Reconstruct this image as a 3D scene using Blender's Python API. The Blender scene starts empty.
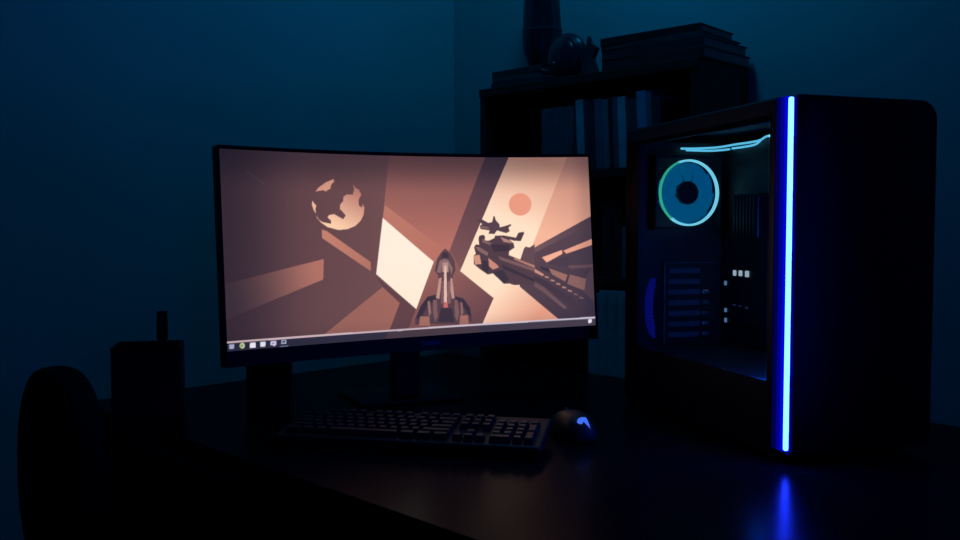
import bpy, bmesh, math, random
import numpy as np
from mathutils import Vector, Matrix, noise

random.seed(7)
S = bpy.context.scene
C = S.collection
PI = math.pi
R = math.radians

# ------------------------------------------------------------------ materials
def lin(c):
    return tuple(((v / 255) / 12.92 if v / 255 <= .04045 else ((v / 255 + .055) / 1.055) ** 2.4) for v in c)

def mat(name, col, rough=.5, metal=0.0, vary=.12, scale=20.0, bump=0.0, spec=.5, stretch=None, coat=0.0):
    m = bpy.data.materials.new(name); m.use_nodes = True
    nt = m.node_tree; b = nt.nodes['Principled BSDF']
    tc = nt.nodes.new('ShaderNodeTexCoord'); mp = nt.nodes.new('ShaderNodeMapping')
    nz = nt.nodes.new('ShaderNodeTexNoise'); nz.inputs['Scale'].default_value = scale
    nz.inputs['Detail'].default_value = 5
    if stretch: mp.inputs['Scale'].default_value = stretch
    nt.links.new(tc.outputs['Object'], mp.inputs['Vector']); nt.links.new(mp.outputs['Vector'], nz.inputs['Vector'])
    rp = nt.nodes.new('ShaderNodeValToRGB')
    lo = tuple(max(0, c * (1 - vary)) for c in col); hi = tuple(min(1, c * (1 + vary)) for c in col)
    rp.color_ramp.elements[0].position = .3; rp.color_ramp.elements[1].position = .7
    rp.color_ramp.elements[0].color = (*lo, 1); rp.color_ramp.elements[1].color = (*hi, 1)
    nt.links.new(nz.outputs['Fac'], rp.inputs['Fac']); nt.links.new(rp.outputs['Color'], b.inputs['Base Color'])
    b.inputs['Roughness'].default_value = rough; b.inputs['Metallic'].default_value = metal
    b.inputs['Specular IOR Level'].default_value = spec
    b.inputs['Coat Weight'].default_value = coat
    if bump:
        bp = nt.nodes.new('ShaderNodeBump'); bp.inputs['Strength'].default_value = bump; bp.inputs['Distance'].default_value = .002
        nt.links.new(nz.outputs['Fac'], bp.inputs['Height']); nt.links.new(bp.outputs['Normal'], b.inputs['Normal'])
    return m

def glow(name, col, strength):
    m = bpy.data.materials.new(name); m.use_nodes = True
    nt = m.node_tree; nt.nodes.clear()
    o = nt.nodes.new('ShaderNodeOutputMaterial'); e = nt.nodes.new('ShaderNodeEmission')
    e.inputs['Color'].default_value = (*col, 1); e.inputs['Strength'].default_value = strength
    nt.links.new(e.outputs[0], o.inputs[0])
    return m

def pane_mat(name, tint, f=.05):
    m = bpy.data.materials.new(name); m.use_nodes = True
    nt = m.node_tree; nt.nodes.clear()
    o = nt.nodes.new('ShaderNodeOutputMaterial'); mx = nt.nodes.new('ShaderNodeMixShader')
    t = nt.nodes.new('ShaderNodeBsdfTransparent'); t.inputs['Color'].default_value = (*tint, 1)
    g = nt.nodes.new('ShaderNodeBsdfGlossy'); g.inputs['Roughness'].default_value = .02
    fr = nt.nodes.new('ShaderNodeFresnel'); fr.inputs['IOR'].default_value = 1.015
    nt.links.new(fr.outputs[0], mx.inputs[0]); nt.links.new(t.outputs[0], mx.inputs[1]); nt.links.new(g.outputs[0], mx.inputs[2])
    nt.links.new(mx.outputs[0], o.inputs[0])
    return m

def screen_mat():
    m = bpy.data.materials.new('lit_display_panel'); m.use_nodes = True
    nt = m.node_tree; nt.nodes.clear()
    o = nt.nodes.new('ShaderNodeOutputMaterial'); e = nt.nodes.new('ShaderNodeEmission')
    a = nt.nodes.new('ShaderNodeAttribute'); a.attribute_name = 'picture'
    # an LCD panel gives less light at slanting angles
    g = nt.nodes.new('ShaderNodeNewGeometry'); d = nt.nodes.new('ShaderNodeVectorMath'); d.operation = 'DOT_PRODUCT'
    ab = nt.nodes.new('ShaderNodeMath'); ab.operation = 'ABSOLUTE'
    pw = nt.nodes.new('ShaderNodeMath'); pw.operation = 'POWER'; pw.inputs[1].default_value = 6.0
    ml = nt.nodes.new('ShaderNodeMath'); ml.operation = 'MULTIPLY'; ml.inputs[1].default_value = 1.56
    nt.links.new(g.outputs['Normal'], d.inputs[0]); nt.links.new(g.outputs['Incoming'], d.inputs[1])
    nt.links.new(d.outputs['Value'], ab.inputs[0]); nt.links.new(ab.outputs[0], pw.inputs[0]); nt.links.new(pw.outputs[0], ml.inputs[0])
    nt.links.new(ml.outputs[0], e.inputs['Strength'])
    nt.links.new(a.outputs['Color'], e.inputs['Color']); nt.links.new(e.outputs[0], o.inputs[0])
    return m

M = dict(
    wall=mat('painted_wall', (.52, .56, .56), .85, vary=.05, scale=3, bump=.05),
    ceiling=mat('ceiling_paint', (.16, .17, .17), .9, vary=.03, scale=3),
    floor=mat('dark_floor_boards', (.012, .010, .009), .5, vary=.4, scale=6, stretch=(1, 12, 1)),
    desk=mat('black_laminate', (.007, .007, .010), .25, vary=.15, scale=60, spec=.022),
    desk_leg=mat('black_board', (.012, .012, .016), .5, spec=.3),
    wood=mat('dark_stained_wood', (.022, .016, .013), .55, vary=.35, scale=9, stretch=(1, 1, 10)),
    black=mat('matte_black_plastic', (.011, .011, .016), .5),
    blackg=mat('satin_black_plastic', (.009, .009, .013), .4, spec=.15),
    case=mat('black_powder_coat', (.006, .010, .034), .5, vary=.1, scale=200, bump=.05, spec=.25),
    inner=mat('black_case_interior', (.02, .021, .023), .5),
    board=mat('dark_circuit_board', (.022, .026, .03), .45, vary=.4, scale=80),
    slot=mat('brushed_grey_sheet', (.20, .20, .22), .45, vary=.2, scale=40),
    heatsink=mat('dark_anodised_metal', (.05, .055, .06), .4, metal=.8),
    screw=mat('bright_steel', (.75, .77, .8), .3, metal=1),
    key=mat('black_keycaps', (.022, .024, .028), .4),
    fabric=mat('black_chair_fabric', (.010, .010, .011), .95, vary=.3, scale=300, bump=.2, spec=.1),
    paper=mat('book_pages', (.42, .40, .35), .9, vary=.2, scale=200, stretch=(1, 1, 30)),
    vase=mat('dark_glazed_ceramic', (.020, .022, .04), .22, vary=.5, scale=14),
    ornament=mat('ribbed_smoky_glaze', (.035, .038, .055), .25, vary=.4, scale=20),
    marker=mat('black_marker_plastic', (.012, .012, .014), .4),
    cone=mat('speaker_cloth', (.01, .01, .011), .95, vary=.3, scale=400, bump=.2, spec=.1),
    mouse=mat('soft_black_mouse_shell', (.022, .024, .026), .42),
    logo_grey=mat('dark_grey_badge', (.06, .06, .065), .35, metal=.5),
    glass=pane_mat('tinted_case_glass', (.62, .66, .70)),
    strip=glow('white_blue_light', (.009, .030, 1.0), 44.0),
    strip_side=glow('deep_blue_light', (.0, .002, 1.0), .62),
    glow_outer=glow('dim_blue_glow_fade', (.0, .001, 1.0), .07),
    glow_mid=glow('blue_glow_fade', (.0, .002, 1.0), .28),
    glow_front=glow('faint_blue_spill', (.0, .0, 1.0), .12),
    ring=glow('ice_blue_fan_light', (.26, .85, 1.0), 1.6),
    ring_green=glow('green_fan_light', (.06, .75, .42), 1.1),
    blade=glow('self_glowing_teal_acrylic', (.0, .38, 1.0), .40),  # ring light on the blades, painted as their own emission
    tube=glow('cyan_light_tube', (.16, .72, 1.0), 1.6),
    dot=glow('white_emissive_square', (.75, .9, 1.0), .95),
    dot2=glow('pale_blue_emissive_square', (.25, .5, .9), .6),
    dim=glow('faint_emissive_square', (.03, .06, .2), .5),
    vent=glow('self_glowing_blue_mesh', (.014, .02, .75), .36),
    logo=glow('blue_logo_light', (.06, .17, 1.0), .95),
    screen=screen_mat(),
)

# ------------------------------------------------------------------ geometry helpers
class MB:
    def __init__(self): self.bm = bmesh.new()
    def _add(self, tmp, mx=None):
        if mx is not None: bmesh.ops.transform(tmp, matrix=mx, verts=tmp.verts)
        me = bpy.data.meshes.new('t'); tmp.to_mesh(me); tmp.free(); self.bm.from_mesh(me); bpy.data.meshes.remove(me)
        return self
    def box(self, x0, x1, y0, y1, z0, z1, bev=0.0, seg=2, mx=None, edges=None):
        t = bmesh.new(); bmesh.ops.create_cube(t, size=1)
        for v in t.verts: v.co = Vector(((x0 + x1) / 2 + v.co.x * (x1 - x0), (y0 + y1) / 2 + v.co.y * (y1 - y0), (z0 + z1) / 2 + v.co.z * (z1 - z0)))
        if bev:
            es = [e for e in t.edges if edges is None or edges((e.verts[0].co + e.verts[1].co) / 2, e.verts[1].co - e.verts[0].co)]
            bmesh.ops.bevel(t, geom=es, offset=bev, segments=seg, profile=.5, affect='EDGES')
        return self._add(t, mx)
    def cyl(self, r0, r1, h, seg=24, mx=None, bev=0.0):
        t = bmesh.new(); bmesh.ops.create_cone(t, cap_ends=True, segments=seg, radius1=r0, radius2=r1, depth=h)
        bmesh.ops.translate(t, verts=t.verts, vec=(0, 0, h / 2))
        if bev: bmesh.ops.bevel(t, geom=[e for e in t.edges if len(e.link_faces) == 2 and any(len(f.verts) > 4 for f in e.link_faces)], offset=bev, segments=2, profile=.5, affect='EDGES')
        return self._add(t, mx)
    def lathe(self, prof, seg=32, mx=None, fn=None):
        t = bmesh.new(); rows = []
        for r, z in prof:
            rows.append([t.verts.new((r * (fn(k * 2 * PI / seg, z) if fn else 1) * math.cos(k * 2 * PI / seg), r * (fn(k * 2 * PI / seg, z) if fn else 1) * math.sin(k * 2 * PI / seg), z)) for k in range(seg)])
        for a, b in zip(rows, rows[1:]):
            for k in range(seg): t.faces.new((a[k], a[(k + 1) % seg], b[(k + 1) % seg], b[k]))
        t.faces.new(rows[0][::-1]); t.faces.new(rows[-1])
        return self._add(t, mx)
    def prism(self, pts, h, mx=None, bev=0.0):
        t = bmesh.new(); f = t.faces.new([t.verts.new((x, y, 0)) for x, y in pts])
        ex = bmesh.ops.extrude_face_region(t, geom=[f])
        bmesh.ops.translate(t, verts=[v for v in ex['geom'] if isinstance(v, bmesh.types.BMVert)], vec=(0, 0, h))
        bmesh.ops.recalc_face_normals(t, faces=t.faces)
        if bev: bmesh.ops.bevel(t, geom=list(t.edges), offset=bev, segments=2, profile=.5, affect='EDGES')
        return self._add(t, mx)
    def tube(self, pts, r, seg=8):
        t = bmesh.new(); rows = []
        pts = [Vector(p) for p in pts]
        for i, p in enumerate(pts):
            d = (pts[min(i + 1, len(pts) - 1)] - pts[max(i - 1, 0)]).normalized()
            up = Vector((0, 0, 1)) if abs(d.z) < .9 else Vector((1, 0, 0))
            a = d.cross(up).normalized(); b = a.cross(d)
            rows.append([t.verts.new(p + a * r * math.cos(k * 2 * PI / seg) + b * r * math.sin(k * 2 * PI / seg)) for k in range(seg)])
        for a, b in zip(rows, rows[1:]):
            for k in range(seg): t.faces.new((a[k], a[(k + 1) % seg], b[(k + 1) % seg], b[k]))
        t.faces.new(rows[0][::-1]); t.faces.new(rows[-1]); bmesh.ops.recalc_face_normals(t, faces=t.faces)
        return self._add(t)
    def build(self, name, m, parent=None, smooth=False, angle=35):
        me = bpy.data.meshes.new(name); bmesh.ops.recalc_face_normals(self.bm, faces=self.bm.faces)
        self.bm.to_mesh(me); self.bm.free(); me.materials.append(m)
        o = bpy.data.objects.new(name, me); C.objects.link(o)
        if smooth:
            me.polygons.foreach_set('use_smooth', [True] * len(me.polygons))
            me.set_sharp_from_angle(angle=R(angle))
        if parent: o.parent = parent
        return o

def T(x=0, y=0, z=0): return Matrix.Translation((x, y, z))
def RX(a): return Matrix.Rotation(a, 4, 'X')
def RY(a): return Matrix.Rotation(a, 4, 'Y')
def RZ(a): return Matrix.Rotation(a, 4, 'Z')

def tag(o, label, cat, group=None):
    o['label'] = label; o['category'] = cat
    if group: o['group'] = group
    return o
def thing(name, label, cat, loc, rz=0.0, group=None):
    o = bpy.data.objects.new(name, None); o.empty_display_size = .05; C.objects.link(o)
    o.location = loc; o.rotation_euler = (0, 0, rz)
    return tag(o, label, cat, group)

ROOM = R(-45)                       # the room's walls stand at 45 degrees to the view
def pq(p, q, z=0.0):                # along the right wall, towards the right wall
    h = math.sqrt(.5); return Vector((h * (p + q), h * (q - p), z))

# ------------------------------------------------------------------ the room
P0, P1, Q0, Q1, ZC = -1.973, 2.3, -2.1, 1.863, 2.55
def struct(name, b, m):
    x0, x1, y0, y1, z0, z1 = b
    o = MB().box(x0, x1, y0, y1, z0, z1).build(name, m); o.rotation_euler = (0, 0, ROOM); o['kind'] = 'structure'
    return o
struct('floor', (P0, P1, Q0, Q1, -.1, 0), M['floor'])
struct('ceiling', (P0, P1, Q0, Q1, ZC, ZC + .1), M['ceiling'])
struct('wall_left', (P0 - .1, P0, Q0, Q1 + .1, -.1, ZC + .1), M['wall'])
struct('wall_right', (P0, P1, Q1, Q1 + .1, -.1, ZC + .1), M['wall'])
struct('wall_back', (P1, P1 + .1, Q0, Q1 + .1, -.1, ZC + .1), M['wall'])
struct('wall_front', (P0 - .1, P1 + .1, Q0 - .1, Q0, -.1, ZC + .1), M['wall'])

# ------------------------------------------------------------------ desk
DZ = .75
DP0, DP1, DQ0, DQ1 = -1.725, .14, .658, 1.605
desk = thing('desk', 'wide black desk filling the corner under the monitor and computer tower', 'desk', pq((DP0 + DP1) / 2, (DQ0 + DQ1) / 2), ROOM)
hx, hy = (DP1 - DP0) / 2, (DQ1 - DQ0) / 2
MB().box(-hx, hx, -hy, hy, DZ - .03, DZ, .002, 2).build('desktop', M['desk'], desk)
for sx in (-1, 1):
    MB().box(sx * (hx - .015) - .012, sx * (hx - .015) + .012, -hy + .02, hy - .02, 0, DZ - .03, .001, 1).build('added_end_panel', M['desk_leg'], desk)  # full-depth panels added to keep the view under the desk dark
b = MB(); b.box(-hx + .027, hx - .027, hy - .075, hy - .05, DZ - .11, DZ - .03); b.box(-hx + .027, hx - .027, -hy + .05, -hy + .07, DZ - .07, DZ - .03)
b.build('apron', M['desk_leg'], desk)

# ------------------------------------------------------------------ bookcase behind the desk
BP0, BP1, BQ0, BQ1, BZ = -1.6475, -1.008, 1.6476, 1.853, 1.431
bc = thing('bookcase', 'dark wooden bookcase standing behind the desk against the right wall', 'bookcase', pq(BP0, BQ0), ROOM)
BW, BD, TH = BP1 - BP0, BQ1 - BQ0, .02
MB().box(0, TH, 0, BD, 0, BZ - TH, .001, 1).build('side_panel', M['wood'], bc)
MB().box(BW - TH, BW, 0, BD, 0, BZ - TH, .001, 1).build('side_panel', M['wood'], bc)
MB().box(0, BW, -.004, BD, BZ - TH, BZ, .001, 1).build('top_board', M['wood'], bc)
MB().box(TH, BW - TH, BD - .008, BD - .001, .05, BZ - TH).build('back_panel', M['wood'], bc)
SHELF = [.05, .345, .625, .945, 1.192]
for z in SHELF:
    MB().box(TH, BW - TH, .003, BD - .008, z, z + TH, .001, 1).build('shelf', M['wood'], bc)
MB().box(TH, BW - TH, .02, .035, 0, .05).build('plinth', M['wood'], bc)

_bm = {}
def cover_mat(c):
    if c not in _bm: _bm[c] = mat('book_cover', c, .45, vary=.25, scale=30)
    return _bm[c]
def upright_book(x, w, h, z, col, label, group, cat='book', depth=.12, lean=0.0, front=.025, name='book'):
    # x = left edge along the shelf, measured from the bookcase's left side
    o = thing(name, label, cat, pq(BP0 + x + w / 2, BQ0 + front, z), ROOM, group)
    o.rotation_euler = (0, R(lean), ROOM)
    c = MB(); c.box(-w / 2, w / 2, 0, .0025, 0, h, .0008, 1); c.box(-w / 2, -w / 2 + .002, .0025, depth, 0, h); c.box(w / 2 - .002, w / 2, .0025, depth, 0, h)
    c.build('cover', cover_mat(col), o)
    MB().box(-w / 2 + .002, w / 2 - .002, .0025, depth - .003, .003, h - .003).build('pages', M['paper'], o)
    return o
Z1 = SHELF[4] + TH + .0005
U = 'books on the upper shelf'
row = [ # width, height, colour, lean, gap before it, label
    (.098, .152, (.10, .15, .18), 0, .0, 'broad dark teal box file at the left end of the upper shelf row'),
    (.022, .163, (.50, .62, .66), -3, .0145, 'pale blue spine directly right of the broad teal box file'),
    (.018, .158, (.06, .06, .09), -3, .001, 'black spine just right of the pale blue one on the upper shelf'),
    (.011, .156, (.04, .04, .05), -3, .001, 'thin black spine, fourth in the upper shelf row'),
    (.021, .160, (.18, .20, .28), -3, .001, 'slate blue spine in the middle of the upper shelf row'),
    (.017, .157, (.25, .29, .32), -3, .001, 'grey spine left of the black gap on the upper shelf'),
    (.010, .160, (.02, .02, .022), -3, .001, 'thin jet black spine leaning left beside the bright teal book'),
    (.013, .160, (.20, .16, .22), -3, .001, 'dusky purple spine between the jet black and bright teal books'),
    (.022, .158, (.52, .66, .68), -3, .001, 'bright teal spine just left of the computer tower edge on the upper shelf'),
    (.028, .150, (.07, .09, .10), -3, .001, 'wide charcoal spine right of the bright teal book, above the computer tower'),
    (.025, .166, (.32, .45, .62), -3, .001, 'blue spine showing above the computer tower on the upper shelf'),
    (.013, .163, (.22, .23, .26), -3, .001, 'thin grey spine leaning against the blue book above the computer tower'),
    (.020, .150, (.06, .055, .06), -3, .001, 'black spine at the right end of the upper shelf row'),
]
bx = .202
for w, h, col, ln, gap, lb in row:
    bx += gap
    wd = w / math.cos(R(ln))
    o = upright_book(bx, w, h, Z1, col, lb, U, depth=.13, lean=ln, front=.008, cat='box file' if w > .09 else 'book', name='box_file' if w > .09 else 'book')
    if ln:      # pivot on the lower right corner, leaning to the left
        o.location = pq(BP0 + bx + wd - w / 2 * math.cos(R(ln)), BQ0 + .008, Z1 + w / 2 * abs(math.sin(R(ln))))
    bx += wd
Z2 = SHELF[3] + TH + .0005
for x, w, h, col, lb in [(.375, .028, .17, (.03, .03, .034), 'black spine on the middle shelf just right of the monitor'),
                     (.405, .022, .16, (.035, .03, .035), 'dark brown spine on the middle shelf beside the pale booklet'),
                     (.430, .018, .115, (.26, .30, .32), 'short pale booklet on the middle shelf beside the computer tower')]:
    upright_book(x, w, h, Z2, col, lb, 'books on the middle shelf')
Z3 = SHELF[2] + TH + .0005
xs = .352
for w, h, col, lb in [(.030, .282, (0.67, 0.81, 0.85), 'leftmost tall pale binder on the lower shelf, beside the monitor corner'),
                  (.024, .290, (0.76, 0.85, 0.88), 'tall light grey binder second from left on the lower shelf'),
                  (.026, .290, (0.68, 0.83, 0.88), 'tall pale blue binder third from left on the lower shelf'),
                  (.028, .290, (0.76, 0.88, 0.9), 'rightmost tall pale binder on the lower shelf, beside the computer tower')]:
    upright_book(xs, w, h, Z3, col, lb, 'tall binders on the lower shelf', cat='binder', depth=.16, front=.004, name='binder'); xs += w + .0008

def flat_book(p, q, z, w, d, h, col, label, group, rz=0.0):
    o = thing('book', label, 'book', pq(p, q, z), ROOM + R(rz), group)
    c = MB(); c.box(-w / 2, w / 2, 0, .003, 0, h, .0008, 1); c.box(-w / 2, w / 2, .003, d, 0, .0025); c.box(-w / 2, w / 2, .003, d, h - .0025, h)
    c.build('cover', cover_mat(col), o)
    MB().box(-w / 2 + .003, w / 2 - .003, .003, d - .003, .0025, h - .0025).build('pages', M['paper'], o)
    return o
G1, G2 = 'flat books under the vase', 'flat books at the right end of the bookcase top'
zz = BZ
for h, w, col, lb, rz in [(.016, .172, (.04, .045, .055), 'bottom book of the flat stack under the dark vase', 0), (.012, .164, (.07, .08, .09), 'middle book of the flat stack under the dark vase', .6), (.016, .168, (.035, .035, .04), 'top book of the flat stack under the dark vase', -.4)]:
    flat_book(BP0 + .022 + .086, BQ0 + .018, zz, w, .17, h, col, lb, G1, rz); zz += h
ZV = zz
zz = BZ
for h, w, d, col, lb, dp, rz in [(.024, .262, .196, (.025, .026, .032), 'thick bottom book of the flat stack at the bookcase right end', 0, 0),
                    (.022, .258, .190, (.035, .037, .043), 'second book from the bottom, right hand flat stack on the bookcase', -.001, 1),
                    (.010, .252, .175, (.055, .06, .07), 'thin greyish book just under the topmost book, right hand stack', -.004, 2),
                    (.017, .250, .150, (.02, .018, .02), 'topmost black book of the flat stack at the bookcase right end', -.006, 3)]:
    flat_book(BP1 - .1225 + dp, BQ0 + .004, zz, w, d, h, col, lb, G2, rz); zz += h

# vase and ornament
v = thing('vase', 'tall dark rounded vase standing on the books at the bookcase left', 'vase', pq(BP0 + .108, BQ0 + .118, ZV))
fl = lambda a, z: 1.08 + .035 * math.sin(3 * a + z * 30)
prof = [(.024, 0), (.027, .004), (.034, .018), (.044, .045), (.0485, .072), (.0475, .095), (.045, .12), (.044, .15), (.043, .18), (.037, .21), (.028, .235), (.026, .25), (.031, .266)]
MB().lathe(prof + [(.027, .264), (.023, .25), (.025, .236), (.033, .21)], 40, fn=fl).build('body', M['vase'], v, True)
MB().lathe([(.0445, .1), (.0475, .104), (.0475, .108), (.044, .112)], 40, fn=fl).build('neck_band', M['ornament'], v, True)
o = thing('ornament', 'round ribbed ornament with upright tail fin beside the vase', 'ornament', pq(BP0 + .254, BQ0 + .042, BZ), ROOM)
b = MB()
pr = []
OR = .054
for k in range(49):
    a = -PI / 2 + k * PI / 48
    rr = OR * math.cos(a) * (1 + .035 * math.sin(k * PI / 2.6)); pr.append((max(rr, .001), OR * math.sin(a) * .58))
b.lathe(pr, 48, mx=T(0, 0, OR + .003) @ RX(PI / 2)); b.build('body', M['ornament'], o, True, 60)
MB().lathe([(.010, .026), (.015, .031), (.019, .030), (.020, .024)], 32, mx=T(-.006, 0, OR - .004) @ RX(PI / 2)).build('eye_ring', M['vase'], o, True)
MB().prism([(.040, .03), (.056, .048), (.066, .098), (.075, .078), (.094, .066), (.082, .042), (.096, .004), (.066, .002), (.048, .014)], .014, mx=T(0, .007, 0) @ RX(PI / 2), bev=.003).build('tail_fin', M['ornament'], o)
MB().box(-.026, .026, -.018, .018, 0, .008, .002).build('base', M['vase'], o)

# ------------------------------------------------------------------ monitor
YAW, TILT, ROLL, RAD = .4479, .0722, .0137, 1.6
PW, PH = .729, .362
SAG = RAD - math.sqrt(RAD ** 2 - (PW / 2) ** 2)
mon = thing('monitor', 'wide curved black monitor showing a brown and orange space picture on the desk', 'monitor', (-.1434, 1.7099, DZ), YAW)
r3 = Vector((math.cos(ROLL), math.sin(ROLL) * math.sin(TILT), math.sin(ROLL) * math.cos(TILT)))
n3 = Vector((0, math.cos(TILT), -math.sin(TILT)))
u3 = n3.cross(r3) * -1
if u3.z < 0: u3 = -u3
c3 = Vector((0, -.0997, .2864))
def surf(s, vv, d=0.0):             # d > 0 goes behind the glass
    a = s / RAD; rr = RAD + d
    return c3 + r3 * (rr * math.sin(a)) + n3 * (rr * math.cos(a) - RAD + SAG) + u3 * vv
def slab(mb, s0, s1, v0, v1, d0, d1, n=48):
    t = bmesh.new(); rows = []
    for k in range(n + 1):
        s = s0 + (s1 - s0) * k / n
        rows.append([t.verts.new(surf(s, v, d)) for v, d in ((v0, d0), (v1, d0), (v1, d1), (v0, d1))])
    for a, bq in zip(rows, rows[1:]):
        for k in range(4): t.faces.new((a[k], a[(k + 1) % 4], bq[(k + 1) % 4], bq[k]))
    t.faces.new(rows[0]); t.faces.new(rows[-1][::-1]); bmesh.ops.recalc_face_normals(t, faces=t.faces)
    mb._add(t)
S0, S1, V0, V1 = -.356, .3605, -.155, .1775
E0, E1, F0, F1 = -.3585, .3645, -.1815, .1835
b = MB(); slab(b, E0, E1, F0, F1, .002, .022); b.build('housing', M['blackg'], mon)
b = MB(); slab(b, E0, S0, F0, F1, -.002, .002, 2); slab(b, S1, E1, F0, F1, -.002, .002, 2)
slab(b, S0, S1, V1, F1, -.002, .002); slab(b, S0, S1, F0, V0, -.002, .002)
bezel = b.build('bezel', M['blackg'], mon)
b = MB(); slab(b, .005, .040, -.172, -.165, -.0026, -.002, 4); b.build('maker_badge', M['logo_grey'], bezel)
b = MB(); slab(b, -.19, .19, -.12, .12, .022, .05, 24); b.build('rear_cover', M['black'], mon)
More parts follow.
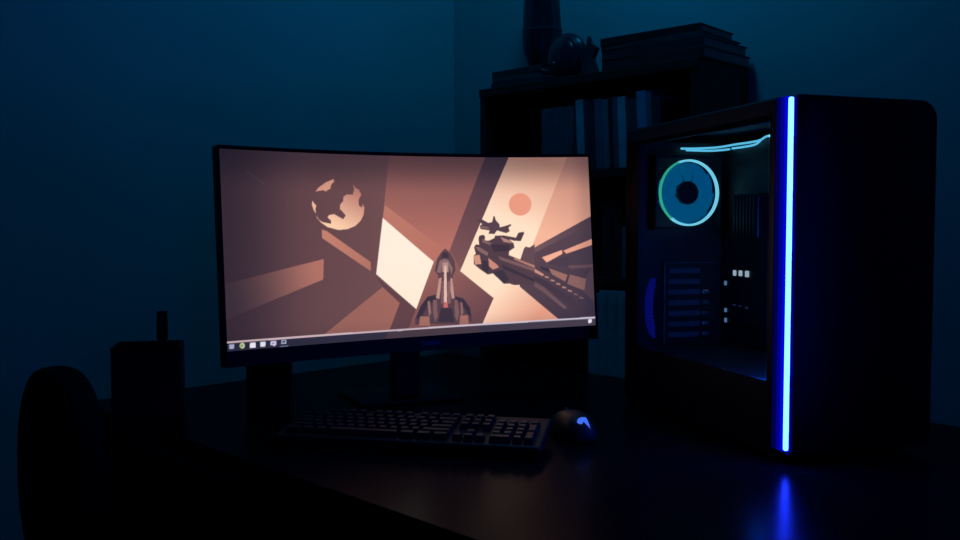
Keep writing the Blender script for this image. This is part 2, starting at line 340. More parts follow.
# the picture on the display
PICTURE = [
    ([(0.4386,1.0421),(0.7148,1.0534),(0.5901,0.4569),(0.5653,0.4079),(0.5458,0.4092),(0.411,0.658)],(120,78,74),(0.5475,1.0086),(182,110,95),(0.5228,0.5055)),
    ([(0.4184,0.729),(0.5901,0.4569),(0.5649,0.3911),(0.5458,0.4092),(0.4115,0.6607)],(188,118,98),(0.4309,0.7016),(182,112,94),(0.5633,0.4473)),
    ([(0.7148,1.0534),(0.7835,1.0544),(0.6188,0.3532),(0.5919,0.4737)],(72,52,60),(0.7451,1.0019),(122,80,78),(0.6047,0.4165)),
    ([(0.5458,0.4092),(0.5919,0.4737),(0.6203,0.3588),(0.7103,0.191),(0.6603,-0.0145),(0.4569,-0.0026),(0.4918,0.1527)],(152,95,84),(0.5625,0.4081),(104,68,70),(0.6539,0.083)),
    ([(0.3854,0.3437),(0.4918,0.1527),(0.4569,-0.0026),(0.257,0.0272),(0.403,0.2825)],(96,64,66),None,None,None),
    ([(0.411,0.6591),(0.5458,0.4103),(0.4918,0.1527),(0.387,0.3544)],(255,236,214),(0.4156,0.6197),(255,232,206),(0.4887,0.2028)),
    ([(0.7835,1.0544),(1.0355,1.0523),(1.0105,-0.0771),(0.6603,-0.0145),(0.7103,0.191),(0.6188,0.3532)],(214,150,122),(0.8456,0.9962),(255,220,188),(0.7713,0.6249)),
    ([(0.9512,1.0541),(1.0355,1.0523),(1.0221,0.4447),(0.8223,0.4592)],(182,124,106),(0.9984,0.952),(240,176,144),(0.8733,0.5437)),
    ([(0.6985,0.2123),(0.7103,0.191),(0.6603,-0.0145),(1.0105,-0.0771),(1.0222,0.4507),(0.8483,0.4598)],(255,220,188),(0.7201,0.2475),(222,152,122),(0.8099,0.0238)),
    ([(0.8305,0.7255),(0.8293,0.7109),(0.8266,0.697),(0.8225,0.6847),(0.8171,0.6745),(0.8108,0.6669),(0.8038,0.6623),(0.7965,0.661),(0.7893,0.6629),(0.7826,0.6681),(0.7766,0.6761),(0.7717,0.6867),(0.7681,0.6992),(0.766,0.7131),(0.7655,0.7277),(0.7666,0.7423),(0.7693,0.756),(0.7735,0.7683),(0.7788,0.7786),(0.7852,0.7863),(0.7921,0.7909),(0.7994,0.7924),(0.8066,0.7906),(0.8134,0.7855),(0.8194,0.7775),(0.8243,0.7669),(0.8279,0.7543),(0.83,0.7403)],(230,150,120),None,None,None),
    ([(0.2354,0.7988),(0.2442,0.8196),(0.2633,0.8477),(0.2771,0.86),(0.2847,0.8658),(0.285,0.8507),(0.2801,0.8436),(0.2765,0.8311),(0.2744,0.8138),(0.2676,0.8088),(0.264,0.7998),(0.2557,0.8063),(0.2455,0.8026)],(214,148,122),(0.2367,0.8062),(226,160,130),(0.2794,0.8607)),
    ([(0.2261,0.751),(0.2308,0.7375),(0.2362,0.724),(0.2335,0.7069),(0.2347,0.6831),(0.2294,0.7001),(0.2256,0.7272)],(240,185,150),None,None,None),
    ([(0.2345,0.6729),(0.2424,0.6491),(0.2506,0.6375),(0.2733,0.6284),(0.2727,0.647),(0.2646,0.6627),(0.2682,0.6744),(0.2818,0.6799),(0.2935,0.6661),(0.3051,0.6523),(0.3124,0.673),(0.3043,0.6938),(0.2977,0.7075),(0.2989,0.7317),(0.3071,0.7491),(0.3086,0.7734),(0.3164,0.7839),(0.3336,0.7843),(0.3376,0.8123),(0.3354,0.8387),(0.3412,0.8207),(0.3497,0.8126),(0.356,0.7847),(0.3486,0.7602),(0.3479,0.7273),(0.3563,0.7148),(0.3588,0.7344),(0.3625,0.7148),(0.3597,0.6763),(0.3514,0.6449),(0.337,0.6172),(0.316,0.6002),(0.292,0.5958),(0.2635,0.6114),(0.2472,0.6355),(0.2376,0.6593)],(184,120,104),(0.3416,0.8094),(255,205,166),(0.2951,0.6058)),
    ([(0.248,0.5986),(0.2608,0.5905),(0.3736,0.4203),(0.3726,0.3717),(0.2483,0.5539)],(196,126,104),(0.2682,0.5692),(176,112,95),(0.3705,0.3989)),
    ([(0.0038,0.3321),(0.25,0.4434),(0.2465,0.3359),(0.0004,0.1556)],(92,66,70),(0.0166,0.2521),(176,112,95),(0.2333,0.3867)),
    ([(0.2418,0.0453),(0.403,0.2825),(0.4473,0.1907),(0.411,0.0204)],(158,100,86),(0.4156,0.2377),(150,96,84),(0.3102,0.0617)),
    ([(0.0629,0.8936),(0.0645,0.8977),(0.1073,0.8341),(0.1058,0.8289)],(104,74,76),None,None,None),
    ([(0.5791,0.4839),(0.5941,0.4559),(0.6041,0.4113),(0.6061,0.3588),(0.597,0.3261),(0.5984,0.2445),(0.6029,0.2106),(0.625,0.1979),(0.6422,0.1456),(0.6468,0.0662),(0.6245,0.0533),(0.5109,0.0678),(0.4878,0.0657),(0.487,0.0965),(0.5028,0.1664),(0.5244,0.2186),(0.5483,0.2265),(0.5581,0.3003),(0.5553,0.3368),(0.547,0.3613),(0.5562,0.4301),(0.5683,0.4637)],(92,66,70),(0.5807,0.4744),(84,60,66),(0.5722,0.0817)),
    ([(0.5452,0.2268),(0.5243,0.2155),(0.5037,0.1632),(0.4901,0.1012),(0.5003,0.0979),(0.5067,0.1095),(0.5233,0.1692),(0.5498,0.2026)],(56,46,56),None,None,None),
    ([(0.6019,0.2128),(0.6249,0.1948),(0.6411,0.1437),(0.6452,0.0927),(0.636,0.1022),(0.6216,0.1584),(0.6015,0.1972)],(56,46,56),None,None,None),
    ([(0.553,0.3525),(0.5626,0.4141),(0.5753,0.4258),(0.5865,0.4188),(0.598,0.3699),(0.5941,0.3337),(0.586,0.3917),(0.5727,0.403),(0.5643,0.3465)],(138,102,100),None,None,None),
    ([(0.572,0.4634),(0.5854,0.4626),(0.5899,0.4279),(0.5671,0.4294)],(66,50,58),None,None,None),
    ([(0.5707,0.4052),(0.5862,0.4042),(0.5861,0.3499),(0.5685,0.3513)],(176,134,124),None,None,None),
    ([(0.5745,0.3873),(0.5807,0.3868),(0.5782,0.1736),(0.5689,0.1746)],(226,182,162),None,None,None),
    ([(0.5589,0.3157),(0.5658,0.3204),(0.5611,0.2481),(0.557,0.2018),(0.5479,0.2079)],(190,142,126),None,None,None),
    ([(0.5906,0.3183),(0.5957,0.3126),(0.5996,0.2026),(0.5922,0.1982),(0.589,0.2454)],(190,142,126),None,None,None),
    ([(0.5653,0.2996),(0.5715,0.2991),(0.5668,0.1748),(0.5606,0.1755)],(120,86,86),None,None,None),
    ([(0.5819,0.2982),(0.5891,0.2975),(0.5885,0.1725),(0.5813,0.1733)],(132,94,92),None,None,None),
    ([(0.569,0.1829),(0.5794,0.1818),(0.5797,0.1505),(0.5673,0.1519)],(196,104,100),None,None,None),
    ([(0.56,0.1496),(0.5911,0.1461),(0.5966,0.0672),(0.5512,0.073)],(58,46,56),None,None,None),
    ([(0.5394,0.1985),(0.5497,0.1974),(0.5508,0.1041),(0.5419,0.0742),(0.5379,0.1263)],(122,88,86),None,None,None),
    ([(0.5993,0.1922),(0.6076,0.1892),(0.6113,0.1177),(0.605,0.0662),(0.5984,0.0983)],(122,88,86),None,None,None),
    ([(0.5238,0.1898),(0.53,0.1943),(0.5327,0.1269),(0.5261,0.1071)],(150,108,100),None,None,None),
    ([(0.6158,0.18),(0.6208,0.1732),(0.6227,0.1164),(0.6161,0.1004)],(140,100,94),None,None,None),
    ([(0.5016,0.1101),(0.5271,0.107),(0.5281,0.0553),(0.4974,0.0593)],(162,106,92),None,None,None),
    ([(0.613,0.1008),(0.635,0.1023),(0.6368,0.0412),(0.6097,0.0447)],(162,106,92),None,None,None),
    ([(0.7892,0.3905),(0.7977,0.4286),(0.8103,0.4794),(0.8293,0.4691),(1.0172,0.6647),(1.0031,0.024),(0.9001,0.0358),(0.7861,0.2489)],(86,64,70),(0.8332,0.4293),(62,50,62),(0.9794,0.0924)),
    ([(0.8293,0.4691),(1.0172,0.6647),(1.0161,0.6145),(0.8877,0.4938),(0.8188,0.4271)],(112,82,84),(0.8339,0.4584),(76,58,66),(0.997,0.6249)),
    ([(0.8538,0.4141),(0.9125,0.4529),(0.9133,0.4306),(0.8672,0.3832)],(238,170,138),None,None,None),
    ([(0.9163,0.4487),(1.0141,0.522),(1.0133,0.4851),(0.9249,0.431)],(226,156,128),None,None,None),
    ([(0.8671,0.378),(1.0131,0.4798),(1.0105,0.3611),(0.9264,0.3536)],(72,56,66),None,None,None),
    ([(0.9266,0.3601),(1.0105,0.3611),(1.0102,0.3439),(0.9358,0.341)],(98,72,76),None,None,None),
    ([(0.8729,0.3488),(0.9254,0.3052),(0.9181,0.2666),(0.8811,0.3117)],(150,104,92),None,None,None),
    ([(0.9325,0.3072),(0.9834,0.2737),(0.9716,0.209),(0.9236,0.253)],(132,92,86),None,None,None),
    ([(0.9799,0.2898),(1.0109,0.3795),(1.0054,0.1292),(0.9714,0.1985)],(84,62,70),None,None,None),
    ([(0.7892,0.3918),(0.7982,0.3937),(0.858,0.3137),(0.8539,0.3036),(0.7889,0.3763)],(196,136,114),None,None,None),
    ([(0.8591,0.3058),(0.8705,0.2996),(0.8716,0.2903),(0.8601,0.2953)],(176,124,108),None,None,None),
    ([(0.8753,0.2841),(0.8868,0.2779),(0.8878,0.2687),(0.8764,0.2736)],(176,124,108),None,None,None),
    ([(0.8916,0.2625),(0.903,0.2562),(0.9041,0.2469),(0.8926,0.2519)],(176,124,108),None,None,None),
    ([(0.9078,0.2407),(0.9193,0.2344),(0.9204,0.2251),(0.9089,0.2301)],(176,124,108),None,None,None),
    ([(0.9241,0.2189),(0.9356,0.2125),(0.9367,0.2032),(0.9252,0.2083)],(176,124,108),None,None,None),
    ([(0.9404,0.197),(0.9519,0.1906),(0.953,0.1813),(0.9415,0.1864)],(120,88,86),None,None,None),
    ([(0.9567,0.175),(0.9682,0.1686),(0.9693,0.1593),(0.9577,0.1644)],(120,88,86),None,None,None),
    ([(0.7884,0.3557),(0.8635,0.2741),(0.9383,0.1624),(0.975,0.0666),(0.9683,0.0568),(0.9123,0.152),(0.8503,0.2559),(0.7879,0.3326)],(66,50,60),None,None,None),
    ([(0.7878,0.3261),(0.8563,0.2358),(0.9211,0.1118),(0.9113,0.1064),(0.8494,0.217),(0.7873,0.3068)],(108,78,80),None,None,None),
    ([(0.8462,0.364),(0.8703,0.3491),(0.8762,0.3225),(0.8521,0.3402)],(58,46,56),None,None,None),
    ([(0.6585,0.4392),(0.665,0.4472),(0.6604,0.4855),(0.6662,0.5021),(0.6758,0.499),(0.6741,0.5355),(0.6778,0.5514),(0.6884,0.556),(0.6937,0.5455),(0.6924,0.5235),(0.7046,0.5212),(0.7197,0.5357),(0.7221,0.55),(0.7463,0.5496),(0.7813,0.534),(0.7891,0.5628),(0.8046,0.5671),(0.8061,0.5584),(0.7949,0.5125),(0.7745,0.5163),(0.7619,0.5248),(0.7742,0.5017),(0.7762,0.4758),(0.7604,0.4563),(0.7591,0.4341),(0.7913,0.406),(0.8034,0.4723),(0.8334,0.4357),(0.8294,0.2546),(0.7689,0.2602),(0.7563,0.2699),(0.7402,0.2697),(0.7272,0.2981),(0.711,0.3319),(0.6961,0.3263),(0.6737,0.3603),(0.6583,0.3885)],(78,58,64),None,None,None),
    ([(0.7913,0.406),(0.807,0.4807),(0.8162,0.4715),(0.8346,0.4919),(0.8317,0.3581)],(96,70,74),None,None,None),
    ([(0.6577,0.4375),(0.6754,0.4414),(0.6793,0.3887),(0.6616,0.3866)],(206,144,120),None,None,None),
    ([(0.7003,0.4211),(0.7228,0.3837),(0.7296,0.3662),(0.7115,0.354),(0.7014,0.3751)],(198,132,114),None,None,None),
    ([(0.6832,0.4121),(0.6965,0.4027),(0.7011,0.3599),(0.6942,0.3333),(0.6788,0.3658)],(60,46,56),None,None,None),
    ([(0.663,0.4879),(0.6764,0.4846),(0.701,0.4517),(0.6972,0.4324),(0.6738,0.4619)],(132,96,92),None,None,None),
    ([(0.6858,0.5324),(0.7147,0.5019),(0.7103,0.491),(0.6846,0.5138)],(126,90,88),None,None,None),
    ([(0.7368,0.5407),(0.7618,0.5196),(0.7699,0.502),(0.7455,0.512)],(178,128,114),None,None,None),
    ([(0.7063,0.5023),(0.7612,0.4922),(0.7605,0.458),(0.7179,0.454)],(60,46,56),None,None,None),
    ([(0.728,0.4303),(0.8316,0.3537),(0.8311,0.3322),(0.7339,0.4085)],(120,86,86),None,None,None),
    ([(0.7724,0.4186),(0.8319,0.3684),(0.8316,0.3546),(0.7742,0.4073)],(178,122,104),None,None,None),
    ([(0.7376,0.3826),(0.8301,0.289),(0.8298,0.2718),(0.7412,0.3567)],(58,46,56),None,None,None),
    ([(0.7113,0.3421),(0.7411,0.3482),(0.7569,0.2955),(0.7402,0.2697)],(60,48,58),None,None,None),
    ([(0.668,0.6433),(0.6882,0.6426),(0.7047,0.6232),(0.7153,0.6271),(0.7199,0.6619),(0.7233,0.6617),(0.7262,0.6377),(0.7362,0.6134),(0.7359,0.5963),(0.75,0.6025),(0.769,0.6136),(0.7705,0.6067),(0.7617,0.5934),(0.7646,0.5709),(0.7542,0.5612),(0.7283,0.5779),(0.7202,0.5578),(0.7033,0.5603),(0.7071,0.5789),(0.6807,0.5886),(0.6799,0.6073),(0.6868,0.6172)],(84,62,68),None,None,None),
    ([(0.6841,0.6071),(0.7062,0.5976),(0.7039,0.5892),(0.6821,0.5945)],(130,96,92),None,None,None),
    ([(-0.0112,0.0462),(0.4442,0.043),(1.0074,0.0455),(1.0058,-0.0291),(0.4428,-0.0225),(-0.0126,-0.0234)],(40,38,54),(0.0554,0.0187),(68,58,68),(0.8968,0.031)),
    ([(0.4114,0.0394),(0.6672,0.0415),(0.666,-0.0153),(0.405,-0.0113)],(72,56,62),None,None,None),
    ([(-0.0112,0.0491),(0.4443,0.048),(1.0075,0.0502),(1.0073,0.0408),(0.4441,0.0381),(-0.0113,0.0404)],(214,184,186),(0.1802,0.0442),(206,196,210),(0.9842,0.0445)),
    ([(0.0063,0.0339),(0.0178,0.034),(0.0174,0.0124),(0.0059,0.0124)],(176,176,204),None,None,None),
    ([(0.0435,0.0222),(0.0429,0.0168),(0.0414,0.0124),(0.0393,0.0096),(0.0368,0.009),(0.0343,0.0105),(0.0323,0.014),(0.031,0.0189),(0.0306,0.0244),(0.0312,0.0298),(0.0327,0.0342),(0.0348,0.037),(0.0373,0.0376),(0.0398,0.0361),(0.0418,0.0327),(0.0432,0.0278)],(206,210,160),None,None,None),
    ([(0.0368,0.009),(0.0343,0.0105),(0.0323,0.014),(0.031,0.0189),(0.0306,0.0244),(0.0312,0.0298),(0.0327,0.0342),(0.0348,0.037)],(170,190,120),None,None,None),
    ([(0.0402,0.0228),(0.0393,0.0191),(0.0374,0.0178),(0.0356,0.0197),(0.0349,0.0237),(0.0357,0.0274),(0.0376,0.0287),(0.0395,0.0268)],(120,140,130),None,None,None),
    ([(0.0561,0.034),(0.07,0.0342),(0.0695,0.0083),(0.0556,0.0087)],(246,240,250),None,None,None),
    ([(0.0815,0.0334),(0.0938,0.0344),(0.0934,0.0103),(0.0811,0.0093)],(236,238,246),None,None,None),
    ([(0.1069,0.0338),(0.1206,0.0341),(0.1202,0.0139),(0.1146,0.0067),(0.1117,0.0132),(0.1065,0.0131)],(222,206,240),None,None,None),
    ([(0.11,0.0252),(0.1169,0.0256),(0.1169,0.0215),(0.1099,0.0206)],(90,70,110),None,None,None),
    ([(0.1336,0.0351),(0.1456,0.0352),(0.1452,0.0159),(0.1332,0.0158)],(176,186,206),None,None,None),
    ([(0.1355,0.0312),(0.1435,0.0315),(0.1433,0.0213),(0.1353,0.021)],(70,80,100),None,None,None),
    ([(0.1295,0.0042),(0.15,0.0048),(0.15,0.0018),(0.1294,0.0011)],(120,140,170),None,None,None),
    ([(0.9793,0.0356),(0.9898,0.038),(0.9894,0.0191),(0.9835,0.0126),(0.9795,0.0178)],(236,226,236),None,None,None),
]

def draw_picture(nx, ny):
    ss = 2
    gx = ((np.arange((nx) * ss) + .5) / ss - .5) / (nx - 1)
    gy = ((np.arange((ny) * ss) + .5) / ss - .5) / (ny - 1)
    X, Y = np.meshgrid(gx, gy)
    img = np.empty(X.shape + (3,))
    k = np.clip(X / .45, 0, 1)[..., None]
    base = np.array([84, 58, 62.]) * (1 - k) + np.array([112, 76, 74.]) * k
    img[:] = base
    for pts, c0, a, c1, bb in PICTURE:
        px = np.array([p[0] for p in pts]); py = np.array([p[1] for p in pts])
        x0, x1 = np.searchsorted(gx, [px.min(), px.max()]); y0, y1 = np.searchsorted(gy, [py.min(), py.max()])
        x0 = max(x0 - 1, 0); y0 = max(y0 - 1, 0); x1 += 1; y1 += 1
        xx, yy = X[y0:y1, x0:x1], Y[y0:y1, x0:x1]
        ins = np.zeros(xx.shape, bool)
        for i in range(len(px)):
            xa, ya, xb, yb = px[i - 1], py[i - 1], px[i], py[i]
            if ya == yb: continue
            ins ^= ((ya > yy) != (yb > yy)) & (xx < (xb - xa) * (yy - ya) / (yb - ya) + xa)
        col = np.array(c0, float)[None, None]
        if a:
            ax, ay = a; dx, dy = (bb[0] - ax) * 2.17, bb[1] - ay
            t = np.clip(((xx - ax) * 2.17 * dx + (yy - ay) * dy) / (dx * dx + dy * dy), 0, 1)[..., None]
            col = col * (1 - t) + np.array(c1, float) * t
        col = np.broadcast_to(col, xx.shape + (3,))
        sub = img[y0:y1, x0:x1]; sub[ins] = col[ins]
    # panel uniformity: the backlight is weaker along the borders
    f = np.clip(X / .22, 0, 1); e = np.clip((1 - Y) / .22, 0, 1); g = np.clip((1 - X) / .06, 0, 1); h = np.clip(Y / .12, 0, 1)
    sm = lambda q: q * q * (3 - 2 * q)
    fall = (.62 + .38 * sm(f)) * (.66 + .34 * sm(e)) * (.86 + .14 * sm(g)) * (.9 + .1 * sm(h))
    bar = Y < .05
    fall = np.where(bar, np.maximum(fall, .95), fall)[..., None]
    cool = 1 - fall
    img = img * fall + np.array([0, 6, 20.]) * cool
    img = img * 1.0 + np.array([3, 4, 9.])
    c = np.clip(img / 255, 0, 1)
    c = np.where(c <= .04045, c / 12.92, ((c + .055) / 1.055) ** 2.4)
    return c.reshape(ny, ss, nx, ss, 3).mean((1, 3))
NX, NY = 640, 296
pic = draw_picture(NX, NY)
us = np.linspace(0, 1, NX); vs = np.linspace(0, 1, NY)
an = (S0 + (S1 - S0) * us) / RAD; rr = RAD + .0005
cx = np.array(c3)[None] + np.outer(rr * np.sin(an), np.array(r3)) + np.outer(rr * np.cos(an) - RAD + SAG, np.array(n3))
co = cx[None] + (V0 + (V1 - V0) * vs)[:, None, None] * np.array(u3)[None, None]
idx = np.arange(NX * NY).reshape(NY, NX)
quads = np.stack([idx[:-1, :-1], idx[:-1, 1:], idx[1:, 1:], idx[1:, :-1]], -1).reshape(-1, 4)
me = bpy.data.meshes.new('screen')
me.vertices.add(NX * NY); me.vertices.foreach_set('co', co.reshape(-1).astype(np.float32))
me.loops.add(quads.size); me.loops.foreach_set('vertex_index', quads.reshape(-1).astype(np.int32))
me.polygons.add(len(quads)); me.polygons.foreach_set('loop_start', (np.arange(len(quads)) * 4).astype(np.int32))
me.update(calc_edges=True); me.validate()
at = me.attributes.new('picture', 'FLOAT_COLOR', 'POINT')
at.data.foreach_set('color', np.concatenate([pic.reshape(-1, 3), np.ones((NX * NY, 1))], 1).reshape(-1).astype(np.float32))
me.materials.append(M['screen'])
so = bpy.data.objects.new('screen', me); C.objects.link(so); so.parent = mon
so['label'] = 'lit display with planet, sun, dark spaceships and a taskbar'
# stand
MB().box(-.027, .027, -.012, .014, .008, .26, .004).build('stand_neck', M['blackg'], mon)
MB().box(-.04, .04, -.05, .012, .24, .32, .006, mx=T(0, -.005, 0)).build('stand_mount', M['black'], mon)
MB().box(-.10, .10, -.05, .115, 0, .009, .003).build('stand_base', M['blackg'], mon)

# ------------------------------------------------------------------ keyboard
KA = R(-11.6); PT = .0168
kb = thing('keyboard', 'black full size keyboard with number pad lying in front of the monitor', 'keyboard', (-.108, 1.303, DZ), KA)
KT = R(6.0)
km = RX(KT)
MB().box(-.200, .200, -.013, .122, .006, .019, .004, 3, mx=T(0, 0, .003) @ km).build('case', M['black'], kb)
for sx in (-.15, .15):
    MB().box(sx - .012, sx + .012, .105, .112, .0, .017, .001, mx=T(0, 0, 0)).build('foot', M['black'], kb)
    MB().box(sx - .012, sx + .012, -.008, .0, .0, .009, .001).build('foot', M['black'], kb)
rows = []
x0 = -11.25
def krow(y, units, start=0.0):
    x = start
    for u in units:
        if u > 0: rows.append((x, y, u, 1)); x += u
        else: x += -u
krow(5.25, [1, -1, 1, 1, 1, 1, -.5, 1, 1, 1, 1, -.5, 1, 1, 1, 1, -.25, 1, 1, 1])
krow(4, [1] * 13 + [2, -.25, 1, 1, 1, -.25, 1, 1, 1, 1])
krow(3, [1.5] + [1] * 12 + [1.5, -.25, 1, 1, 1, -.25, 1, 1, 1])
krow(2, [1.75] + [1] * 11 + [2.25, -3.5, 1, 1, 1])
krow(1, [2.25] + [1] * 10 + [2.75, -1.25, 1, -1.25, 1, 1, 1])
krow(0, [1.5, 1.25, 1.25, 6.5, 1.5, 1.5, 1.5, -.25, 1, 1, 1, -.25, 2, 1])
rows.append((21.5, 2, 1, 2)); rows.append((21.5, 0, 1, 2))
keys = {}
for i, (kx, ky, u, hgt) in enumerate(rows):
    ck = (u, hgt)
    if ck not in keys:
        w, d = u * PT - .0022, hgt * PT - .0022
        t = bmesh.new(); bmesh.ops.create_cube(t, size=1)
        for vv in t.verts:
            top = vv.co.z > 0; k = .0022 if top else 0
            vv.co = Vector((vv.co.x * (w - 2 * k), vv.co.y * (d - 2 * k) + (.0006 if top else 0), .0085 if top else 0))
        bmesh.ops.bevel(t, geom=[e for e in t.edges], offset=.0008, segments=2, profile=.5, affect='EDGES')
        mb = MB(); mb._add(t, km); ob = mb.build('key', M['key'], kb); keys[ck] = ob.data
    else:
        ob = bpy.data.objects.new('key', keys[ck]); C.objects.link(ob); ob.parent = kb
    ob.location = T(0, 0, .003) @ km @ Vector(((kx + u / 2 + x0) * PT, (ky + hgt / 2) * PT - .002, .0192))
    if i >= 100: ob['kind'] = 'stuff'

# ------------------------------------------------------------------ mouse
ms = thing('mouse', 'black computer mouse with a small glowing blue emblem right of the keyboard', 'mouse', (.147, 1.408, DZ), R(12))
def mouse_h(x, y):
    return 1
t = bmesh.new(); bmesh.ops.create_uvsphere(t, u_segments=40, v_segments=24, radius=1)
for vv in t.verts:
    x, y, z = vv.co
    w = .033 - .004 * math.cos(y * 2.2) * .6
    hh = .040 * (1 - .22 * (y * .5 + .5)) if z > 0 else .004
    sx = math.copysign(abs(x) ** .8, x); sy = math.copysign(abs(y) ** .85, y)
    vv.co = Vector((sx * w, sy * .062, (abs(z) ** .85) * math.copysign(hh, z) + .005))
b = MB(); b._add(t); mbody = b.build('shell', M['mouse'], ms, True, 80)
def mouse_top(x, y):
    yy = y / .062; w = .033 - .004 * math.cos(yy * 2.2) * .6
    xa = min(1, (abs(x) / w)) ** 1.25; ya = min(1, abs(yy)) ** (1 / .85)
    zz2 = max(0, 1 - xa * xa - ya * ya)
    return (math.sqrt(zz2) ** .85) * .040 * (1 - .22 * (math.copysign(ya, yy) * .5 + .5)) + .005
MB().cyl(.009, .009, .007, 24, mx=T(-.0035, .038, mouse_top(0, .038) - .004) @ RY(PI / 2), bev=.001).build('scroll_wheel', M['black'], ms)
MB().box(-.0006, .0006, .048, .058, mouse_top(0, .05) - .006, mouse_top(0, .05) + .0004).build('button_gap', M['black'], ms)
em = [(-.009, -.001), (-.0055, .0045), (.0, .0072), (.0075, .0072), (.0085, -.0095), (.0045, -.0062), (.001, -.001), (-.002, -.0052), (-.0065, -.0045)]
oy = -.046
from mathutils.bvhtree import BVHTree
tree = BVHTree.FromPolygons([v.co for v in mbody.data.vertices], [list(f.vertices) for f in mbody.data.polygons])
t = bmesh.new(); t.faces.new([t.verts.new((x, y + oy, 0)) for x, y in em])
bmesh.ops.triangulate(t, faces=t.faces[:])
bmesh.ops.subdivide_edges(t, edges=t.edges[:], cuts=4, use_grid_fill=True)
for vv in t.verts:
    hit, nrm, _, _ = tree.ray_cast(Vector((vv.co.x, vv.co.y, .2)), Vector((0, 0, -1)))
    if nrm.z < 0: nrm = -nrm
    vv.co = hit + nrm * .0012
bmesh.ops.recalc_face_normals(t, faces=t.faces)
bmesh.ops.solidify(t, geom=t.faces[:], thickness=.001)
b = MB(); b._add(t); e_ = b.build('emblem', M['logo'], ms); e_['label'] = 'glowing blue emblem'

# ------------------------------------------------------------------ computer tower
TA = R(17.3); W, D, H = .249, .49, .512
pc = thing('computer_tower', 'tall black computer tower with glass side and a vertical blue light strip', 'computer', (.4199, 1.2246, DZ), TA)
vert = lambda m, d: abs(d.z) > .1
# front panel: rounded along its right and top edges
prof = [(.0059, .012), (W - .006, .012), (W, .018)]
for k in range(11):
    a = k * PI / 20; prof.append((W - .028 + .028 * math.cos(a), H - .029 + .028 * math.sin(a)))
prof += [(.016, H - .001), (.010, H - .004), (.0059, H - .008)]
MB().prism(prof, .0335, mx=T(0, .034, 0) @ RX(PI / 2), bev=.004).build('front_panel', M['case'], pc, True, 50)
prof = [(0, H - .022), (0, H - .005), (.003, H - .002)]
for k in range(9):
    a = PI / 2 - k * PI / 16; prof.append((W - .028 + .028 * math.cos(a), H - .030 + .028 * math.sin(a)))
prof += [(W, .014), (W - .006, .014), (W - .006, H - .030)]
for k in range(1, 8):
    a = k * PI / 16; prof.append((W - .028 + .022 * math.cos(a), H - .030 + .022 * math.sin(a)))
prof += [(W - .028, H - .008), (.02, H - .008), (.02, H - .022)]
MB().prism(prof, D - .034, mx=T(0, D, 0) @ RX(PI / 2)).build('shell_panel', M['case'], pc, True, 30)
MB().box(0, W, .034, D, .012, .022).build('base_panel', M['case'], pc)
b = MB()   # rear wall with the fan opening left as dark plate
b.box(.002, W - .006, D - .012, D, .022, H - .022); b.box(.0, .012, D - .018, D, .022, H - .022, .001); b.build('rear_panel', M['inner'], pc)
b = MB(); b.box(.0, .006, .034, .046, .022, H - .022); b.box(0, .006, .036, D, .022, .112); b.box(.0, .006, D - .05, D, .112, H - .022); b.box(0, .006, .04, D - .05, H - .034, H - .022)
b.build('side_frame', M['case'], pc)
MB().box(-.003, -.0003, .047, D - .004, .113, H - .026, .001, 1).build('glass_panel', M['glass'], pc)
for x in (.03, W - .03):
    for y in (.05, D - .05):
        MB().cyl(.014, .016, .0125, 20, mx=T(x, y, 0)).build('foot', M['black'], pc)
# vertical light strip on the front left edge, its fading glow painted as bands
MB().box(-.0012, .0050, -.0015, .0055, .022, H - .006, .0025, 3).build('light_strip', M['strip'], pc)['label'] = 'bright white-blue vertical light strip'
MB().box(-.0008, .0045, .0058, .0130, .02, H - .004, .0012, 2).build('diffuser_glow_band', M['strip_side'], pc)['label'] = 'deep blue glowing diffuser band'
MB().box(-.0007, .0045, .0131, .0215, .02, H - .004, .001, 2).build('diffuser_glow_band', M['glow_mid'], pc)['label'] = 'middle step of the painted glow fading across the blue diffuser'
MB().box(-.0006, .0045, .0216, .032, .02, H - .004, .001, 2).build('diffuser_glow_band', M['glow_outer'], pc)['label'] = 'dim outer step of the painted glow fading across the blue diffuser'
MB().box(.0059, .0100, -.0010, .002, .02, H - .008, .0005, 1).build('front_glow_spill', M['glow_front'], pc)  # strip's blue spill on the front panel, painted as a faint emissive band
# inside
RY0 = D - .012                      # inner face of the rear wall
MB().box(.2, .206, .05, RY0 - .001, .112, H - .024).build('motherboard_tray', M['inner'], pc)
mbd = MB().box(.196, .2, .20, RY0 - .008, .15, H - .05).build('motherboard', M['board'], pc)
for k in range(4):
    MB().box(.172, .196, .222 + k * .011, .227 + k * .011, .29, .42, .001, 1).build('memory_stick', M['heatsink'], mbd)
b = MB(); b.box(.176, .196, .33, .40, .31, .39, .003)
for k in range(7): b.box(.170, .176, .332 + k * .01, .337 + k * .01, .312, .388)
b.build('cpu_heatsink', M['heatsink'], mbd)
MB().box(.006, .2, .05, RY0 - .001, .022, .108, .002, 1).build('power_supply_shroud', M['inner'], pc)
MB().box(.0062, .0085, .06, RY0 - .03, .108, .1125).build('shroud_rim', M['heatsink'], pc)
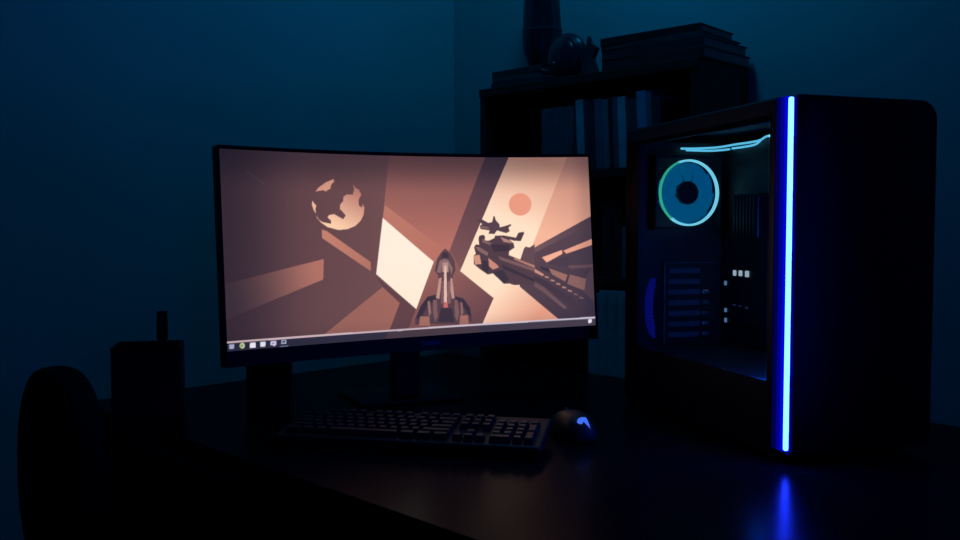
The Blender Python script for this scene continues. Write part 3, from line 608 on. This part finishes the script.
# rear fan seen through the glass
FX, FZ, FR = .111, .394, .0598
fan = MB()
t = bmesh.new()
fan.box(FX - .063, FX + .063, RY0 - .026, RY0 - .022, FZ - .070, FZ - .064)
fan.box(FX - .063, FX + .063, RY0 - .026, RY0 - .022, FZ + .064, FZ + .070)
fan.box(FX - .070, FX - .066, RY0 - .026, RY0, FZ - .070, FZ + .070); fan.box(FX + .066, FX + .070, RY0 - .026, RY0, FZ - .070, FZ + .070)
fo = fan.build('rear_fan', M['inner'], pc)
def arc(a0, a1, r0, r1, y0, y1, n, m, name):
    t = bmesh.new(); rr2 = []
    for k in range(n + 1):
        a = a0 + (a1 - a0) * k / n
        rr2.append([t.verts.new((FX + q * math.cos(a), y, FZ + q * math.sin(a))) for q, y in ((r0, y0), (r1, y0), (r1, y1), (r0, y1))])
    for a_, b_ in zip(rr2, rr2[1:]):
        for k in range(4): t.faces.new((a_[k], a_[(k + 1) % 4], b_[(k + 1) % 4], b_[k]))
    t.faces.new(rr2[0]); t.faces.new(rr2[-1][::-1])
    mb = MB(); mb._add(t); return mb.build(name, m, fo)
arc(R(-128), R(112), FR - .0014, FR + .0022, RY0 - .029, RY0 - .022, 64, M['ring'], 'fan_ring')['label'] = 'ice blue lit arc of the fan ring'
arc(R(112), R(232), FR - .0006, FR + .0018, RY0 - .029, RY0 - .022, 40, M['ring_green'], 'fan_ring')['label'] = 'green lit arc of the fan ring'
for k in range(9):
    t = bmesh.new(); g = []
    for i in range(7):
        q = .021 + (FR - .0016 - .021) * i / 6
        row_ = []
        for j in range(7):
            s_ = j / 6 - .5
            a = k * 2 * PI / 9 + s_ * R(46) + (i / 6) * R(18)
            row_.append(t.verts.new((FX + q * math.cos(a), RY0 - .014 - s_ * .008, FZ + q * math.sin(a))))
        g.append(row_)
    for i in range(6):
        for j in range(6): t.faces.new((g[i][j], g[i][j + 1], g[i + 1][j + 1], g[i + 1][j]))
    bmesh.ops.solidify(t, geom=t.faces[:], thickness=.0012)
    mb = MB(); mb._add(t); mb.build('fan_blade', M['blade'], fo, True)
MB().cyl(.022, .022, .016, 32, mx=T(FX, RY0 - .008, FZ) @ RX(PI / 2), bev=.002).build('fan_hub', M['black'], fo)
# expansion slot bay with covers and screws
b = MB()
b.box(.069, .0720, RY0 - .010, RY0, .105, .263); b.box(.069, .186, RY0 - .010, RY0, .2615, .263)
b.build('slot_bay_frame', M['slot'], pc)
for k in range(7):
    z = .1195 + k * .0204
    sc = MB().box(.082, .150, RY0 - .004, RY0, z, z + .010, .001, 1).build('slot_cover', M['slot'], pc)
    if k < 5: MB().box(.153, .167, RY0 - .009, RY0, z + .001, z + .009, .002, 2).build('thumb_screw', M['screw'], sc)
# perforated crescent at the rear, its blue light painted as emission
t = MB()
for i in range(5):
    for j in range(27):
        zc = .121 + j * .0042; u = (zc - .1777) / .058
        if abs(u) >= 1: continue
        xl = .0545 - .0205 * math.sqrt(1 - u * u); x = xl + i * .0034
        if x > .0545: continue
        t.box(x, x + .0024, RY0 - .003, RY0 - .0005, zc, zc + .003)
t.build('rear_vent', M['vent'], pc)['label'] = 'perforated crescent vent with a painted blue glow'
# small emissive squares on the motherboard
for y, z, w, h, m in [(.4272, .2437, .0092, .0105, 'dot'), (.4080, .2440, .0100, .0105, 'dot'), (.3870, .2437, .0110, .0115, 'dot'),
                      (.4575, .2228, .0075, .0085, 'dot2'), (.4560, .1711, .0075, .0075, 'dot2'), (.4555, .1520, .0075, .0085, 'dot2'),
                      (.4272, .1835, .010, .0025, 'dim'), (.4080, .1830, .010, .0022, 'dim'), (.3870, .1815, .010, .0035, 'dim')]:
    MB().box(.1935, .196, y - w / 2, y + w / 2, z - h / 2, z + h / 2, .0012, 2).build('emissive_square', M[m], mbd)
# cyan light tubes along the top of the case
def spl(pts, n=10):
    pts = [Vector(p) for p in pts]; out = []
    for i in range(len(pts) - 1):
        p0, p1, p2, p3 = pts[max(i - 1, 0)], pts[i], pts[i + 1], pts[min(i + 2, len(pts) - 1)]
        for k in range(n):
            q = k / n
            out.append(.5 * ((2 * p1) + (p2 - p0) * q + (2 * p0 - 5 * p1 + 4 * p2 - p3) * q * q + (3 * p1 - p0 - 3 * p2 + p3) * q ** 3))
    return out + [pts[-1]]
MB().tube(spl([(.103, .470, .4775), (.14, .468, .4785), (.180, .464, .4815), (.190, .42, .4835), (.192, .378, .4835), (.193, .350, .4850), (.193, .333, .4895), (.193, .322, .4900)]), .0020).build('light_tube', M['tube'], pc)
MB().tube(spl([(.112, .466, .4745), (.16, .466, .4745), (.186, .455, .4760), (.190, .442, .4765)]), .0020).build('light_tube', M['tube'], pc)
MB().tube(spl([(.190, .433, .4770), (.192, .395, .4770), (.193, .365, .4785), (.193, .350, .4835)]), .0020).build('light_tube', M['tube'], pc)
# ------------------------------------------------------------------ chair, pen cup, marker, speaker
ch = thing('chair', 'black chair with rounded backrest tucked in at the far left end of the desk', 'chair', (-.640, 1.372, 0), ROOM)
pts = []
for k in range(60):
    a = k * 2 * PI / 60; ca, sa = math.cos(a), math.sin(a)
    pts.append((.135 * math.copysign(abs(ca) ** .85, ca), .69 + .176 * math.copysign(abs(sa) ** .85, sa)))
MB().prism(pts, .05, mx=T(0, .02, 0) @ RX(PI / 2), bev=.014).build('backrest', M['fabric'], ch, True)
MB().box(-.18, .18, .03, .43, .43, .485, .02, 4).build('seat', M['fabric'], ch, True)
for sx in (-1, 1):
    MB().tube([(sx * .15, .09, .432), (sx * .16, .04, .22), (sx * .165, -.01, 0)], .013, 12).build('leg', M['desk_leg'], ch, True)
    MB().tube([(sx * .15, .38, .432), (sx * .16, .41, .22), (sx * .165, .43, 0)], .013, 12).build('leg', M['desk_leg'], ch, True)
    MB().tube([(sx * .08, .05, .44), (sx * .08, .0, .475), (sx * .08, -.014, .53), (sx * .08, -.006, .62)], .010, 12).build('back_support', M['desk_leg'], ch, True)
cup = thing('pen_cup', 'square black box shaped pen cup on the far left corner of the desk', 'pen cup', (-.594, 1.605, DZ), R(14))
b = MB(); a_, e_, t_ = .0575, .045, .004
b.box(-a_, a_, -e_, e_, 0, t_); b.box(-a_, -a_ + t_, -e_, e_, t_, .121); b.box(a_ - t_, a_, -e_, e_, t_, .121); b.box(-a_ + t_, a_ - t_, -e_, -e_ + t_, t_, .121); b.box(-a_ + t_, a_ - t_, e_ - t_, e_, t_, .121)
b.build('box', M['black'], cup)
MB().box(-a_, a_, -e_ - .0012, -e_, .112, .122, .0008, 1).build('rim', M['blackg'], cup)
mk = thing('marker', 'thick black marker standing upright in the square pen cup', 'marker', (-.571, 1.610, DZ + .0045), 0)
MB().cyl(.0085, .0085, .125, 20, bev=.001).build('barrel', M['marker'], mk, True)
MB().cyl(.0100, .0092, .050, 20, mx=T(0, 0, .125), bev=.0015).build('cap', M['marker'], mk, True)
sp = thing('speaker', 'small black desktop speaker behind the left end of the monitor', 'speaker', (-.405, 1.715, DZ), R(14))
MB().box(-.042, .042, -.05, .05, .004, .20, .004, 3).build('cabinet', M['black'], sp)
MB().box(-.038, .038, -.053, -.05, .01, .195, .001, 1).build('grille', M['cone'], sp)
MB().box(-.036, .036, -.044, .044, 0, .004).build('foot_pad', M['black'], sp)

# ------------------------------------------------------------------ light
def point(name, loc, col, w, r):
    l = bpy.data.lights.new(name, 'POINT'); l.color = col; l.energy = w; l.shadow_soft_size = r
    o = bpy.data.objects.new(name, l); C.objects.link(o); o.location = loc
    return o
point('ceiling_light', (.2, 1.8, 2.2), (.002, .44, 1.0), 4.4, .1)
o = point('case_fill', (0, 0, 0), (.01, .16, 1.0), 1.3, .01); o.parent = pc; o.location = (.10, .07, .30)  # added fill that brightens the inside of the tower
o = point('shroud_fill', (0, 0, 0), (.0, .10, 1.0), .2, .01); o.parent = pc; o.location = (.03, .10, .150)  # added fill that draws the blue line along the shroud
point('blue_fill_light', (.35, -.55, 1.35), (.0, .03, 1.0), 2.4, .25)  # unseen blue fill added near the camera to lift the blacks
w = bpy.data.worlds.new('night'); S.world = w; w.use_nodes = True
w.node_tree.nodes['Background'].inputs['Color'].default_value = (.0, .02, .06, 1); w.node_tree.nodes['Background'].inputs['Strength'].default_value = .1

# ------------------------------------------------------------------ camera
cam = bpy.data.cameras.new('camera'); cam.sensor_width = 36; cam.lens = 33.75; cam.clip_start = .02
co_ = bpy.data.objects.new('camera', cam); C.objects.link(co_)
co_.location = (0, 0, 1.08); co_.rotation_euler = (PI / 2 - math.atan(43 / 900), 0, 0)
S.camera = co_
S.view_settings.view_transform = 'Standard'; S.view_settings.look = 'None'
S.view_settings.exposure = 0; S.view_settings.gamma = 1; S.view_settings.use_curve_mapping = False
